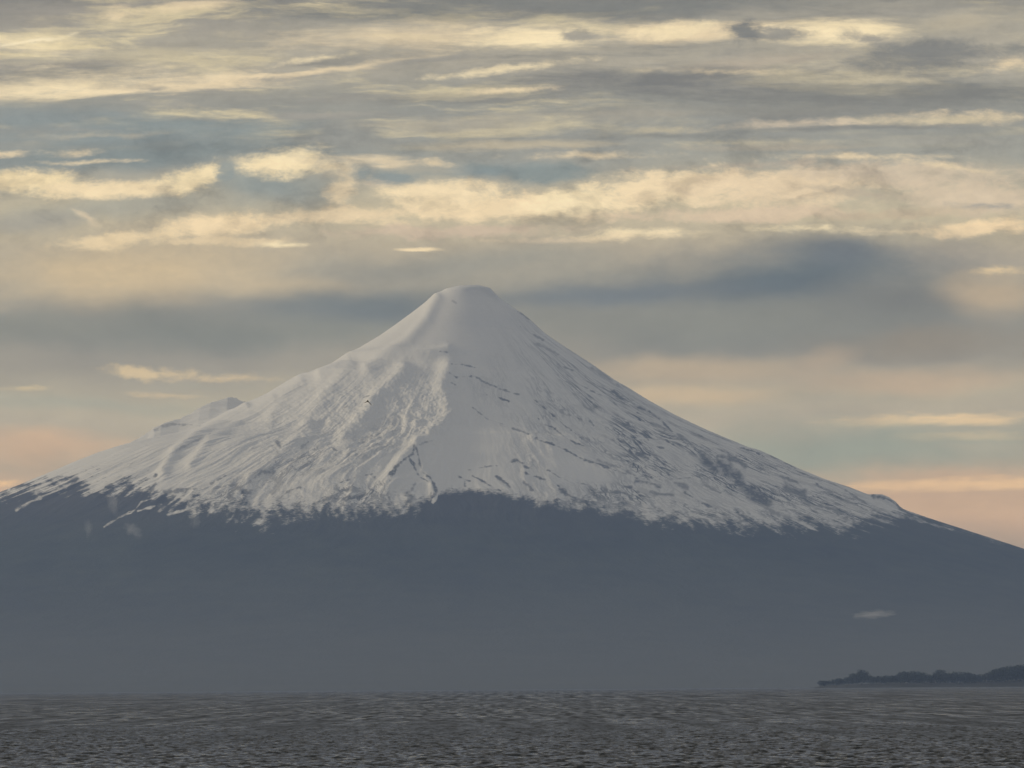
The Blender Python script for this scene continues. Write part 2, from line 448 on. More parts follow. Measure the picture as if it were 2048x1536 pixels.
RMAX = 13800.0
pl, pr = tail(pl, RMAX), tail(pr, RMAX)
th = np.concatenate([np.linspace(-math.pi - 0.25, 0.25, 1500), np.linspace(0.25, math.pi - 0.25, 150)[1:-1]])
rr = np.concatenate([np.arange(0, 4300, 5.2), 4300 + 60 * ((1.018 ** np.arange(0, 92)) - 1) / 0.018])
rr = rr[rr < RMAX]
rr = np.append(rr, RMAX)
TH, RR = np.meshgrid(th, rr)
wl = 0.5 - 0.5 * np.cos(TH)      # 1 on the left flank
wl = wl * wl * (3 - 2 * wl)
hl, hr = np.interp(RR, *pl), np.interp(RR, *pr)
Z = wl * hl + (1 - wl) * hr
X = XS + RR * np.cos(TH)
Y = DV + RR * np.sin(TH)
front = np.clip(-np.sin(TH), 0, 1)

# the whole front face: bring it to life with spurs, ribs and gullies that follow the fall line
grow = np.clip(RR / 2600.0, 0, 1) ** 1.0 * sstep(350, 2000, RR) ** 1.2
fade = 1 - 0.7 * sstep(4500, 9000, RR)
wob = 0.10 * fbm(TH * 2.5, RR / 1600.0, 3, 5)
spur = fbm((TH + wob) * 4.2, RR / 2600.0, 3, 21)
rib = 1 - 2 * np.abs(fbm((TH + wob) * 11.0, RR / 1500.0, 3, 33))
gul = fbm((TH + 0.6 * wob) * 34.0, RR / 700.0, 3, 47)
fine = fbm((TH + 0.4 * wob) * 90.0, RR / 240.0, 3, 51)
side = (0.35 + 0.65 * front) * (0.25 + 0.75 * sstep(900, 1250, Z))
PX, PY = project(X, Y, Z)
calm = np.exp(-(((PX - 940) / 100) ** 2 + ((PY - 900) / 90) ** 2)) + np.exp(-(((PX - 985) / 100) ** 2 + ((PY - 720) / 110) ** 2)) + 0.8 * np.exp(-(((PX - 1180) / 100) ** 2 + ((PY - 945) / 30) ** 2))
calm = 1 - 0.85 * np.clip(calm, 0, 1)
Z = Z + grow * fade * side * calm * (28 * spur + 7 * (rib - 0.45) + 5.5 * gul + 3.2 * fine)

# hill behind the left flank, and the small scarp on the right skyline
def ridge(pts, y0, slope_f, slope_b, rough, skew=0.0):
    q = np.array([at(x, y, DV + y0) for x, y in pts])
    q = q[np.argsort(q[:, 0])]
    top = np.interp(X, q[:, 0], q[:, 2], left=-1e4, right=-1e4)
    dyy = Y - DV - y0 - skew * (X - q[:, 0].mean())
    return top - np.where(dyy < 0, -dyy * slope_f, dyy * slope_b) - rough


hh = ridge(HILL, 260, 0.36, 0.6, 4.0 * fine + 4.0 * gul, 0.75)
Z = np.maximum(Z, hh)
hs = ridge(SCARP, 20, 0.55, 0.5, 1.5 * fine)
Z = np.maximum(Z, hs)

PX, PY = project(X, Y, Z)
fr = (Y < DV + 500)


def blob(cx, cy, rx, ry, ang=0.0, p=1.0):
    a = math.radians(ang)
    c, s = math.cos(a), math.sin(a)
    ex = ((PX - cx) * c - (PY - cy) * s) / rx
    ey = ((PX - cx) * s + (PY - cy) * c) / ry
    return np.exp(-(ex * ex + ey * ey) ** p)


# broken ice on the upper left of the face, ledges and crests
ice = blob(740, 830, 150, 80, 25) + 0.8 * blob(850, 840, 60, 60) + 0.4 * blob(560, 830, 140, 70, 30)
ice = np.clip(ice, 0, 1.2) * front
Z = Z + ice * (9.0 * fbm(X / 150.0 + Z / 300.0, Z / 90.0, 4, 61, 0.6) * 1.2 + 1.6 * (1 - 2 * np.abs(fbm((X + Z) / 90.0, (Z - 0.6 * X) / 40.0, 3, 66))))


def near(pts, pad):
    """indices of the ground points about a polyline"""
    q = np.array(pts)
    ok = (PX > q[:, 0].min() - pad) & (PX < q[:, 0].max() + pad) & (PY > q[:, 1].min() - pad) & (PY < q[:, 1].max() + pad) & fr
    return np.flatnonzero(ok)


def crest(pts, amp, wd):
    idx = near(pts, 3 * wd)
    out = np.zeros_like(Z)
    out.flat[idx] = amp * np.exp(-(seg_dist(PX.flat[idx], PY.flat[idx], pts) / wd) ** 2)
    return out


Z = Z + crest([(872, 598), (852, 640), (815, 682), (770, 715), (735, 737)], 22, 13)
Z = Z + crest([(640, 748), (668, 735), (700, 713), (770, 707), (860, 706), (895, 701)], 20, 10)
Z = Z + crest([(600, 765), (570, 790), (540, 835)], 14, 12)
Z = Z + crest([(806, 742), (778, 775), (748, 800), (732, 832), (690, 870)], 28, 16)
Z = Z + crest([(700, 730), (650, 790), (610, 850)], 16, 14)
Z = Z + crest([(490, 815), (440, 845), (390, 874), (350, 904), (326, 945)], 22, 11) - crest([(530, 780), (495, 796), (470, 812)], 9, 10)
Z = Z + crest([(545, 800), (470, 850), (420, 880), (380, 930)], 14, 9)
Z = Z + crest([(620, 860), (560, 910), (500, 950)], 14, 12)
Z = Z + crest([(895, 735), (885, 785), (902, 830), (872, 862), (835, 890), (800, 932), (776, 970)], 30, 17)
Z = Z + crest([(835, 890), (842, 930), (855, 955), (870, 988)], 14, 8)
Z = Z + crest([(1066, 878), (1130, 900), (1200, 932), (1275, 958)], 13, 9)
Z = Z + crest([(905, 745), (980, 765), (1040, 800), (1100, 850), (1180, 905)], 12, 12)
Z = Z + crest([(1230, 785), (1300, 830), (1360, 880), (1420, 920), (1500, 975)], 12, 10)
Z = Z - crest([(930, 900), (940, 925), (930, 950)], 16, 40)
Z = Z - 14 * blob(945, 925, 75, 34)
PX, PY = project(X, Y, Z)

# ---- where the snow lies
SL = [(-400, 1060), (-60, 1004), (0, 985), (50, 976), (130, 969), (200, 976), (290, 968), (318, 992), (400, 1003), (470, 1016), (560, 1016), (640, 1012), (720, 1016),
      (800, 1012), (832, 1010), (862, 986), (930, 979), (1000, 984), (1050, 997), (1120, 1004), (1200, 1008), (1300, 1026), (1390, 1038),
      (1460, 1040), (1540, 1044), (1620, 1046), (1700, 1050), (1760, 1034), (1810, 1026), (1850, 1030), (1920, 1046), (2000, 1070), (2048, 1084), (2500, 1190)]
line = np.interp(PX, *np.array(SL).T)
amp = np.interp(PX, [0, 250, 500, 640, 780, 850, 880, 1040, 1100, 1300, 1600, 1900], [16, 20, 20, 12, 10, 8, 2.0, 2.0, 7, 13, 16, 8])
fing = fbm((TH + wob * 0.5) * 30.0, RR / 1100.0, 4, 71) * 1.1 + 0.6 * fbm((TH + 0.5 * wob) * 90.0, RR / 500.0, 3, 75)
speck = fbm(PX / 34.0, PY / 22.0, 5, 77, 0.62)
snow = (line + amp * (fing + 0.9 * speck) - PY) / np.interp(PX, [0, 300, 600, 820, 870, 1040, 1120, 1500, 1900], [15, 17, 23, 21, 8, 8, 17, 19, 14])
snow = np.clip(snow, -2.0, 2.5)
# single tongues of snow in gullies under the line
def tongue(pts, wd, a=2.6):
    idx = near(pts, 3 * wd + 6)
    d = seg_dist(PX.flat[idx], PY.flat[idx], pts) + 2.0 * fbm(PX.flat[idx] / 14.0, PY.flat[idx] / 14.0, 2, 81)
    snow.flat[idx] = np.maximum(snow.flat[idx], -2 + a * np.exp(-(d / wd) ** 2))


tongue([(140, 968), (105, 984), (62, 1003), (32, 1020)], 4.5, 2.3)
tongue([(345, 978), (310, 995), (282, 1004), (270, 1020), (240, 1034), (208, 1054)], 3, 2.3)
tongue([(310, 1012), (275, 1022)], 3, 2.6)
tongue([(420, 1000), (370, 1020), (335, 1030)], 4, 2.3)
tongue([(880, 968), (876, 988), (866, 1004)], 4, 3.2)
tongue([(1590, 1020), (1640, 1040), (1690, 1052)], 5, 2.6)
tongue([(1790, 1028), (1850, 1044), (1905, 1060)], 4, 1.9)
rock_and_shade = np.zeros_like(Z)


ragged = 1.3 * fbm(PX / 7.0, PY / 6.0, 3, 91) + 2.4 * fbm(PX / 26.0, PY / 18.0, 2, 95) + 0.6


def rock_or_shade(pts, wd, a=1.0):
    idx = near(pts, 3 * wd + 8)
    d = seg_dist(PX.flat[idx], PY.flat[idx], pts) + ragged.flat[idx] * (1 + wd / 9.0)
    rock_and_shade.flat[idx] = np.maximum(rock_and_shade.flat[idx], 0.85 * a * sstep(wd * 1.15, wd * 0.15, d))


R = rock_or_shade
R([(828, 890), (826, 908), (812, 916), (796, 929), (786, 945), (778, 962)], 3.2)
R([(832, 894), (836, 908), (839, 926), (846, 945), (860, 955), (868, 970), (872, 985)], 3.2)
R([(818, 914), (828, 932), (834, 946), (842, 956), (855, 962)], 2.6); R([(790, 932), (780, 948)], 3)
R([(836, 892), (850, 884), (866, 881)], 1.6, .6)
R([(815, 986), (823, 995), (818, 1003)], 10); R([(830, 965), (824, 980)], 5, .7)
R([(918, 953), (932, 960), (940, 962)], 3.0); R([(930, 960), (930, 972)], 2.6)
R([(945, 952), (965, 962), (985, 974), (1002, 981)], 2.4); R([(938, 940), (965, 935), (1000, 930)], 1.4, .7)
R([(992, 952), (1010, 964), (1020, 974)], 3.4); R([(1022, 925), (1032, 921), (1045, 926)], 5); R([(1045, 930), (1056, 936)], 4)
R([(1050, 945), (1085, 958), (1110, 965), (1130, 985)], 3.0); R([(1120, 978), (1135, 990), (1150, 997)], 6); R([(1048, 965), (1066, 980)], 4, .8)
R([(1095, 940), (1120, 955), (1150, 968)], 2.2, .8); R([(1150, 965), (1180, 970), (1200, 985)], 3, .9)
R([(1070, 800), (1084, 812), (1115, 838), (1135, 856)], 2.4); R([(1135, 854), (1150, 866), (1168, 880)], 2.6)
R([(1072, 830), (1082, 846), (1108, 856), (1132, 876), (1150, 886), (1172, 892)], 2.4)
R([(1072, 878), (1105, 889), (1132, 899), (1160, 916), (1190, 925), (1230, 940), (1275, 957)], 2.6)
R([(1104, 888), (1140, 904), (1168, 920)], 2.4)
R([(1195, 920), (1240, 936), (1262, 948)], 5, .75)
R([(1228, 783), (1240, 795), (1265, 806)], 3.4); R([(1262, 804), (1276, 815), (1300, 824), (1318, 838), (1332, 850), (1344, 864)], 3.0)
R([(1275, 826), (1300, 838)], 2.4); R([(1300, 845), (1322, 852)], 4, .7)
R([(1316, 868), (1330, 878), (1350, 892)], 3.4); R([(1234, 846), (1262, 852), (1290, 872), (1305, 890), (1335, 900)], 1.8)
R([(1232, 826), (1260, 850)], 1.6); R([(1236, 878), (1256, 890), (1275, 905), (1312, 914)], 2.8); R([(1276, 908), (1295, 916)], 6)
R([(1312, 915), (1330, 930), (1338, 950)], 3); R([(1355, 868), (1375, 882), (1395, 900), (1410, 912)], 4, .8)
R([(1270, 962), (1300, 964), (1320, 975)], 6); R([(1350, 965), (1375, 975)], 7, .8); R([(1236, 968), (1262, 976)], 4)
R([(1195, 985), (1240, 983), (1262, 992)], 4.5, .9); R([(1300, 985), (1345, 990)], 6, .8); R([(1370, 985), (1400, 1005), (1432, 1018)], 3)
R([(1330, 960), (1380, 955), (1440, 985)], 2, .7); R([(1405, 930), (1430, 945)], 3, .7)
R([(1402, 913), (1418, 925), (1432, 938)], 13, 1.1); R([(1440, 930), (1460, 945), (1482, 965), (1505, 985), (1535, 1004)], 20, 1.1)
R([(1436, 912), (1470, 918), (1492, 934)], 9, .95); R([(1550, 948), (1580, 958), (1600, 968)], 4, .85); R([(1572, 978), (1605, 985), (1612, 1000)], 12, .95)
R([(1480, 895), (1510, 903), (1530, 915)], 2.4); R([(1500, 930), (1540, 945)], 2.4, .8); R([(1540, 910), (1580, 930), (1610, 950)], 2.5, .8)
R([(1620, 955), (1638, 972)], 3); R([(1600, 985), (1640, 1005), (1670, 1020)], 3, .8); R([(1690, 980), (1740, 1012), (1770, 1030)], 2.5, .8)
R([(1745, 990), (1775, 997), (1800, 1015)], 5); R([(1800, 1018), (1830, 1032), (1880, 1048)], 5)
R([(1640, 1010), (1700, 1030)], 6, .8); R([(1520, 1010), (1560, 1030), (1600, 1040)], 6, .7)
R([(928, 576), (958, 577), (980, 584), (996, 598)], 12, .13); R([(902, 728), (925, 729), (950, 735)], 1.8, .8); R([(900, 746), (912, 754), (950, 752)], 2.2, .85); R([(950, 752), (972, 766), (1000, 778), (1038, 790)], 2.8, .8)  # first stroke faintly greys the top and right side of the summit
R([(996, 794), (1018, 803)], 2.0); R([(880, 703), (896, 704)], 2.0, .9); R([(902, 765), (915, 772)], 1.8, .7); R([(945, 815), (962, 828)], 1.8, .7)
R([(905, 580), (918, 584)], 2.0, .5); R([(905, 600), (912, 606)], 2.0, .4); R([(960, 780), (975, 790)], 1.6, .6)
R([(1000, 850), (1030, 858), (1056, 868)], 2.4, .75); R([(950, 818), (975, 838), (1010, 850)], 2, .6)
R([(1035, 622), (1055, 636), (1068, 645)], 3, .7); R([(1040, 653), (1065, 668), (1086, 680)], 2, .7); R([(1060, 684), (1090, 695), (1118, 710)], 3, .6)
R([(1115, 729), (1145, 740)], 1.8, .8); R([(1150, 732), (1166, 740)], 1.8, .7); R([(1165, 772), (1190, 785), (1215, 797), (1240, 815), (1258, 824)], 1.8, .8)
R([(1150, 752), (1178, 764)], 1.6, .8); R([(1122, 764), (1132, 768)], 1.8, .7); R([(1184, 736), (1215, 756), (1245, 776)], 5, .6); R([(1180, 842), (1188, 850)], 2, .8)
R([(309, 860), (322, 852), (345, 847), (370, 850)], 4.5, .55); R([(370, 848), (400, 853)], 2.5, .5)
R([(352, 902), (385, 884), (420, 868)], 3.2, .45); R([(325, 935), (335, 925)], 4, .5); R([(306, 958), (312, 950)], 3.5)  # first stroke paints a shadow line into the ground; the others are bare stone
R([(300, 985), (312, 965)], 7, .9); R([(553, 882), (560, 893)], 4.5, .8); R([(548, 915), (552, 924)], 2, .6); R([(590, 908), (616, 884)], 1.8, .6)
R([(645, 885), (672, 900), (680, 902)], 2, .7); R([(585, 932), (600, 928)], 3, .6); R([(690, 820), (720, 812), (735, 808)], 1.6, .0)
R([(705, 802), (732, 793), (745, 790)], 1.8, .7); R([(700, 806), (690, 815)], 1.4, .5)
R([(500, 962), (525, 942), (540, 945)], 6, .85); R([(480, 975), (505, 960)], 4, .8); R([(540, 955), (560, 965), (545, 985)], 8, .55)
R([(385, 980), (420, 968), (455, 950)], 2.2, .8); R([(440, 985), (470, 975), (500, 985)], 7, .7); R([(330, 985), (365, 980)], 6, .8)
R([(560, 995), (580, 980), (600, 975)], 4, .8); R([(655, 985), (680, 965), (720, 952), (745, 948)], 2.2, .8); R([(750, 955), (765, 970)], 3.5, .8); R([(772, 980), (782, 1005)], 3, .8)
R([(700, 975), (725, 985), (715, 1000)], 7, .6); R([(745, 990), (765, 1000)], 7, .6); R([(650, 1000), (680, 985)], 5, .7); R([(690, 990), (705, 1010)], 4, .7)
R([(20, 980), (30, 972), (45, 970)], 4); R([(120, 972), (140, 962), (155, 956)], 5, .9); R([(160, 965), (175, 962)], 2, .6); R([(225, 975), (245, 962)], 3, .7)
R([(1000, 958), (1012, 968)], 2.2, .7)

streaky = (1.0 * blob(1240, 870, 190, 90, -30) + 1.0 * blob(1500, 950, 190, 70, -28) + .6 * blob(1150, 725, 130, 45, -38) + .12 * blob(960, 770, 70, 40, -20)
           + .95 * blob(715, 985, 80, 36) + .75 * blob(470, 985, 160, 34, 25) + .8 * blob(1150, 985, 110, 26) + .95 * blob(1330, 985, 130, 40, -15) + .9 * blob(1680, 1010, 160, 46, -22) + .4 * blob(180, 965, 150, 24, 20)
           + .4 * blob(640, 900, 150, 40) + .4 * blob(1050, 930, 90, 40, -25) + .3 * blob(800, 860, 90, 40) - 1.2 * blob(935, 925, 75, 40) - 1.1 * blob(1185, 948, 85, 22, -18) - .9 * blob(810, 970, 30, 25))
streaky = np.clip(streaky, 0, 1.0)

m, t = new_mat("volcano_ground")
geo = t.n('ShaderNodeNewGeometry')
uvn = t.n('ShaderNodeUVMap', uv_map="fall_line")
a_snow = t.n('ShaderNodeAttribute', attribute_name="snow_cover").outputs['Fac']
a_rock_shade = t.n('ShaderNodeAttribute', attribute_name="rock_and_shade").outputs['Fac']
a_str = t.n('ShaderNodeAttribute', attribute_name="wind_scour").outputs['Fac']
wv = t.n('ShaderNodeMapping', {'Vector': uvn.outputs[0], 'Scale': (1 / 260.0, 1 / 420.0, 1)}).outputs[0]
wn = t.noise(wv, 1.0, 3.0, 0.5, 0.0, '2D')
wuv = t.vmath('ADD', uvn.outputs[0], t.vmath('MULTIPLY', t.vmath('SUBTRACT', wn.outputs['Color'], (.5, .5, .5)), (120, 120, 0)))
s1 = t.noise(t.n('ShaderNodeMapping', {'Vector': wuv, 'Scale': (1 / 62.0, 1 / 340.0, 1)}).outputs[0], 1.0, 3.0, 0.55, 0.3, '2D').outputs[0]
s2 = t.noise(t.n('ShaderNodeMapping', {'Vector': wuv, 'Scale': (1 / 30.0, 1 / 130.0, 1)}).outputs[0], 1.0, 4.0, 0.6, 0.4, '2D').outputs[0]
s3 = t.noise(t.n('ShaderNodeMapping', {'Vector': wuv, 'Scale': (1 / 240.0, 1 / 500.0, 1)}).outputs[0], 1.0, 2.0, 0.5, 0.0, '2D').outputs[0]
l1 = t.remap(t.math('ABSOLUTE', t.math('SUBTRACT', s1, 0.5)), 0.062, 0.010)
l2 = t.remap(t.math('ABSOLUTE', t.math('SUBTRACT', s2, 0.52)), 0.055, 0.01)
patch = t.remap(s3, 0.42, 0.60)
lines = t.math('MAXIMUM', l1, t.math('MULTIPLY', l2, 0.8))
lines = t.math('MULTIPLY', lines, t.math('MULTIPLY_ADD', patch, 0.75, 0.25))
scour = t.math('MULTIPLY', lines, a_str, clamp=True)
frag = t.noise(geo.outputs['Position'], 1 / 22.0, 4.0, 0.6).outputs[0]
sn = t.math('ADD', a_snow, t.math('MULTIPLY', t.math('SUBTRACT', frag, 0.5), 2.5))
sn = t.math('ADD', sn, t.math('MULTIPLY', t.math('SUBTRACT', s2, 0.5), 2.2))
sn = t.remap(sn, -0.95, 0.85)
rk = t.math('MULTIPLY', a_rock_shade, t.remap(frag, 0.30, 0.5, 0.55, 1.0), clamp=True)
cover = t.math('MULTIPLY', sn, t.math('SUBTRACT', 1.0, t.math('MAXIMUM', t.math('MULTIPLY', scour, 0.95), rk)), clamp=True)
zz = t.n('ShaderNodeSeparateXYZ', {0: geo.outputs['Position']}).outputs[2]
forest_n = t.noise(geo.outputs['Position'], 1 / 180.0, 5.0, 0.6).outputs[0]
stand_n = t.noise(geo.outputs['Position'], 1 / 900.0, 4.0, 0.55).outputs[0]
forest_n = t.remap(t.math('ADD', t.math('MULTIPLY', forest_n, .5), t.math('MULTIPLY', stand_n, .5)), .36, .64, smooth=False)
forest = t.mix(forest_n, (0.010, 0.017, 0.012, 1), (0.046, 0.056, 0.036, 1))
heath = t.mix(forest_n, (0.035, 0.035, 0.034, 1), (0.055, 0.052, 0.048, 1))
ground = t.mix(t.remap(zz, 820.0, 1250.0), forest, heath)
low_haze_tint = t.mix(forest_n, (0.088, 0.09, 0.072, 1), (0.105, 0.105, 0.082, 1))
ground = t.mix(t.remap(zz, 900.0, 60.0), ground, low_haze_tint)  # lower slopes paled in colour, painting in the thicker haze near the lake
snowc = t.mix(frag, (0.77, 0.742, 0.665, 1), (0.88, 0.85, 0.765, 1))
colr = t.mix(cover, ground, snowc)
hgt = t.math('ADD', t.math('MULTIPLY', s1, 5.0), t.math('ADD', t.math('MULTIPLY', s2, 5.0), t.math('MULTIPLY', frag, 9.0)))
a_rel = t.n('ShaderNodeAttribute', attribute_name="relief").outputs['Fac']
hgt = t.math('MULTIPLY', hgt, t.math('MULTIPLY', a_rel, t.math('MULTIPLY_ADD', a_str, 0.6, 0.60)))
bmp = t.n('ShaderNodeBump', {'Height': hgt, 'Strength': 0.8, 'Distance': 1.0})
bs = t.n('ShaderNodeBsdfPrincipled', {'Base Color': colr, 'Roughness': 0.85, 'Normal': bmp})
bs.inputs['Specular IOR Level'].default_value = 0.15
t.n('ShaderNodeOutputMaterial', {'Surface': bs})

nr, nc = TH.shape
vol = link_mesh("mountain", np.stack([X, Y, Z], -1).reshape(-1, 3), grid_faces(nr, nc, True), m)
float_attr(vol, "snow_cover", snow)
float_attr(vol, "rock_and_shade", rock_and_shade)
float_attr(vol, "wind_scour", streaky)
float_attr(vol, "relief", sstep(500, 2000, RR) * front * calm)
uvl = vol.data.uv_layers.new(name="fall_line")
li = np.empty(len(vol.data.loops), dtype=np.int32)
vol.data.loops.foreach_get("vertex_index", li)
uvv = np.stack([TH * 2000.0, RR], -1).reshape(-1, 2).astype(np.float32)
uvl.data.foreach_set("uv", uvv[li].ravel())
tag(vol, "snow covered volcano cone with dark forested foot across the lake", "volcano", 'structure')

# ------------------------------------------------------------------ lake
m, t = new_mat("lake_water")
geo = t.n('ShaderNodeNewGeometry')
r1 = t.noise(t.n('ShaderNodeMapping', {'Vector': geo.outputs['Position'], 'Scale': (1.1, 0.5, 1)}).outputs[0], 1.0, 4.0, 0.6).outputs[0]
r2 = t.noise(t.n('ShaderNodeMapping', {'Vector': geo.outputs['Position'], 'Scale': (.045, .010, 1)}).outputs[0], 1.0, 3.0, 0.55).outputs[0]
bmp = t.n('ShaderNodeBump', {'Height': r1, 'Strength': 0.25, 'Distance': 0.08})
# patches of steeper and flatter ripples, drawn out along the wind
off = t.n('ShaderNodeSeparateXYZ', {0: geo.outputs['Position']}).outputs[1]


def chop_patches(lx, ly):
    c = t.n('ShaderNodeMapping', {'Vector': geo.outputs['Position'], 'Scale': (1 / lx, 1 / ly, 1), 'Rotation': (0, 0, 0.0)}).outputs[0]
    return t.noise(c, 1.0, 2.5, 0.6, 0.0, '2D').outputs[0]


far1, far2 = t.remap(off, 900.0, 2200.0), t.remap(off, 2600.0, 6000.0)
w1 = t.mix(far2, t.mix(far1, chop_patches(1.4, 8.0), chop_patches(3.6, 90.0)), chop_patches(11.0, 900.0))
tilt = t.math('MULTIPLY', t.math('MAXIMUM', t.math('SUBTRACT', w1, 0.42), 0.0), -1.9)
bmp = t.vmath('NORMALIZE', t.vmath('ADD', bmp.outputs[0], t.n('ShaderNodeCombineXYZ', {0: 0.0, 1: tilt, 2: 0.0}).outputs[0]))
chop = t.n('ShaderNodeAttribute', attribute_name="chop").outputs['Fac']
r3 = t.noise(t.n('ShaderNodeMapping', {'Vector': geo.outputs['Position'], 'Scale': (.09, .0022, 1)}).outputs[0], 1.0, 4.0, 0.65).outputs[0]
rough = t.math('ADD', t.remap(r2, 0.35, 0.65, 0.015, 0.05), t.math('MULTIPLY', chop, t.remap(r3, 0.32, 0.68, 0.9, 2.0)))
bs = t.n('ShaderNodeBsdfPrincipled', {'Base Color': (0.014, 0.021, 0.027, 1), 'Roughness': rough, 'IOR': 1.333, 'Normal': bmp})
t.n('ShaderNodeOutputMaterial', {'Surface': bs})

D0 = 560.0
uf = np.linspace(-0.090, 0.090, 760)
uo = 0.092 + 0.004 * (1.35 ** np.arange(1, 20) - 1) / 0.35
uo = uo[uo < 1.6]
us = np.concatenate([-uo[::-1], uf, uo])
d1 = D0 * np.exp(0.00085 * np.arange(0, int(math.log(4200 / D0) / 0.00085)))
d2 = 4210.0 * np.exp(0.0014 * np.arange(0, int(math.log(12000 / 4210.0) / 0.0014)))
d3 = 12200.0 * np.exp(0.06 * np.arange(0, int(math.log(52000 / 12200.0) / 0.06)))
dd = np.concatenate([[-2500.0, -300, 0, 150, 300, 400, 480, 530, 550], d1, d2, d3, [56000.0]])
Ug, Dg = np.meshgrid(us, dd)
WX = np.where(Dg < D0, Ug * (D0 + (D0 - Dg) * 2.0), Ug * Dg)
WY = Dg
dsy = np.gradient(dd)[:, None]
dsx = np.gradient(us)[None, :] * np.maximum(Dg, D0)
WZ = np.zeros_like(WX)
WAVES = []


def sea(n, l0, l1, slope, spread):
    """n random waves between lengths l0 and l1 with a given overall steepness towards the viewer"""
    ws = []
    for k in range(n):
        ky = 2 * math.pi / (l0 * (l1 / l0) ** rng.random())
        kx = ky * rng.normal(0.08, spread)
        ws.append([kx, ky, (2 * math.pi / math.hypot(kx, ky)) ** 0.7, rng.random() * 6.28])
    nm = slope / math.sqrt(sum((q[2] * q[1]) ** 2 for q in ws) / 2)
    for q in ws: q[2] *= nm
    return ws


open_water = 0.02 + 0.98 * sstep(2200, 8500, Dg)      # the swell is higher away from the shore
lost = np.zeros_like(WX)
for ws, envelope in ((sea(110, 2.4, 6.0, 0.20, 0.5), None), (sea(90, 5.0, 16.0, 0.12, 0.9), open_water)):
    for kx, ky, a0, ph0 in ws:
        att = sstep(2.4, 1.2, np.maximum(ky * dsy, abs(kx) * dsx))
        if envelope is None: lost += (1 - att ** 2) * (a0 * ky) ** 2 / 2
        rows = np.flatnonzero(att.max(1) > 0)
        if not len(rows): continue
        sl = slice(rows[0], rows[-1] + 1)
        ph = kx * WX[sl] + ky * WY[sl] + ph0
        e = 1.0 if envelope is None else envelope[sl]
        WZ[sl] += a0 * e * att[sl] * (np.sin(ph) - 0.25 * np.cos(2 * ph))
gust = 1.0 + 0.35 * fbm(WX / 60.0, WY / 500.0, 3, 301)
WZ *= gust
lake = link_mesh("water", np.stack([WX, WY, WZ], -1).reshape(-1, 3), grid_faces(*WX.shape), m)
float_attr(lake, "chop", np.sqrt(lost))
tag(lake, "grey rippled lake water in front of the volcano", "water", 'structure')

# ------------------------------------------------------------------ wooded headland on the right
DH = 25000.0


def simple_mat(name, c1, c2, scale, rough=0.9):
    m, t = new_mat(name)
    g = t.n('ShaderNodeNewGeometry')
    nz = t.noise(g.outputs['Position'], scale, 4.0, 0.6).outputs[0]
    b = t.n('ShaderNodeBsdfPrincipled', {'Base Color': t.mix(nz, rgba(c1), rgba(c2)), 'Roughness': rough})
    b.inputs['Specular IOR Level'].default_value = 0.2
    t.n('ShaderNodeOutputMaterial', {'Surface': b})
    return m


m_bank = simple_mat("shore_gravel", (0.035, 0.037, 0.03), (0.06, 0.06, 0.048), 0.03)
m_leaf = simple_mat("dark_foliage", (0.022, 0.032, 0.022), (0.042, 0.056, 0.034), 0.4)
m_bark = simple_mat("bark", (0.05, 0.042, 0.035), (0.09, 0.075, 0.06), 1.5)

sx = DH / F
HX0, HX1 = at(1560, 1372, DH)[0], at(2700, 1372, DH)[0]
gx = np.linspace(HX0, HX1, 380)
gy = np.linspace(-120, 420, 130)
GX, GY = np.meshgrid(gx, gy)
hpx = W / 2 + GX / sx
edge_y = 10 * fbm(GX / 70.0, GX * 0, 3, 401) + 60 * sstep(1700, 1600, hpx) ** 2
shore = sstep(-110, 10, GY - edge_y)
topz = np.interp(hpx, [1612, 1640, 1690, 1760, 1850, 1920, 1980, 2048, 2300, 2700], [-2.0, 5, 12.0, 14, 13, 12, 16, 22, 44, 70])
HZ = -2.0 + shore * (topz + 2.0) + np.clip(GY, 0, 400) * 0.012 * sstep(1650, 1900, hpx) + 0.5 * fbm(GX / 25.0, GY / 25.0, 3, 407) * shore
HZ = np.where(GY > 380, HZ - (GY - 380) * 0.5, HZ)
head = link_mesh("terrain", np.stack([GX, DH + GY, HZ], -1).reshape(-1, 3), grid_faces(*GX.shape), m_bank)
tag(head, "low grey gravel headland reaching into the lake on the right", "headland", 'structure')


def crown_mesh(lobes, n, size, rg):
    """leaf clumps scattered through overlapping lobes; returns verts, faces"""
    vs, fs = [], []
    wts = np.array([l[3] * l[4] for l in lobes]); wts = wts / wts.sum()
    pick = rg.choice(len(lobes), size=n, p=wts)
    for i in pick:
        cx, cy, cz, rh, rv = lobes[i]
        d = rg.normal(size=3); d /= np.linalg.norm(d)
        q = rg.random() ** 0.4
        p = np.array([cx + d[0] * rh * q, cy + d[1] * rh * q, cz + d[2] * rv * q])
        a = rg.normal(size=3); a /= np.linalg.norm(a)
        b = np.cross(a, rg.normal(size=3)); b /= np.linalg.norm(b)
        s = size * (0.6 + 0.9 * rg.random())
        k = len(vs)
        vs += [p - a * s, p + b * s * .7, p + a * s, p - b * s * .7]
        fs.append((k, k + 1, k + 2, k + 3))
    return np.array(vs), np.array(fs)


def tube(pts, rad, n=7):
    vs, fs = [], []
    for (x, y, z), r in zip(pts, rad):
        for k in range(n):
            a = 2 * math.pi * k / n
            vs.append((x + r * math.cos(a), y + r * math.sin(a), z))
    for i in range(len(pts) - 1):
        for k in range(n):
            fs.append((i * n + k, i * n + (k + 1) % n, (i + 1) * n + (k + 1) % n, (i + 1) * n + k))
    return np.array(vs), np.array(fs)


def ground_z(x, yoff):
    j = np.clip(np.searchsorted(gx, x), 0, len(gx) - 1)
    i = np.clip(np.searchsorted(gy, yoff), 0, len(gy) - 1)
    return float(HZ[i, j])


rg = np.random.default_rng(5)
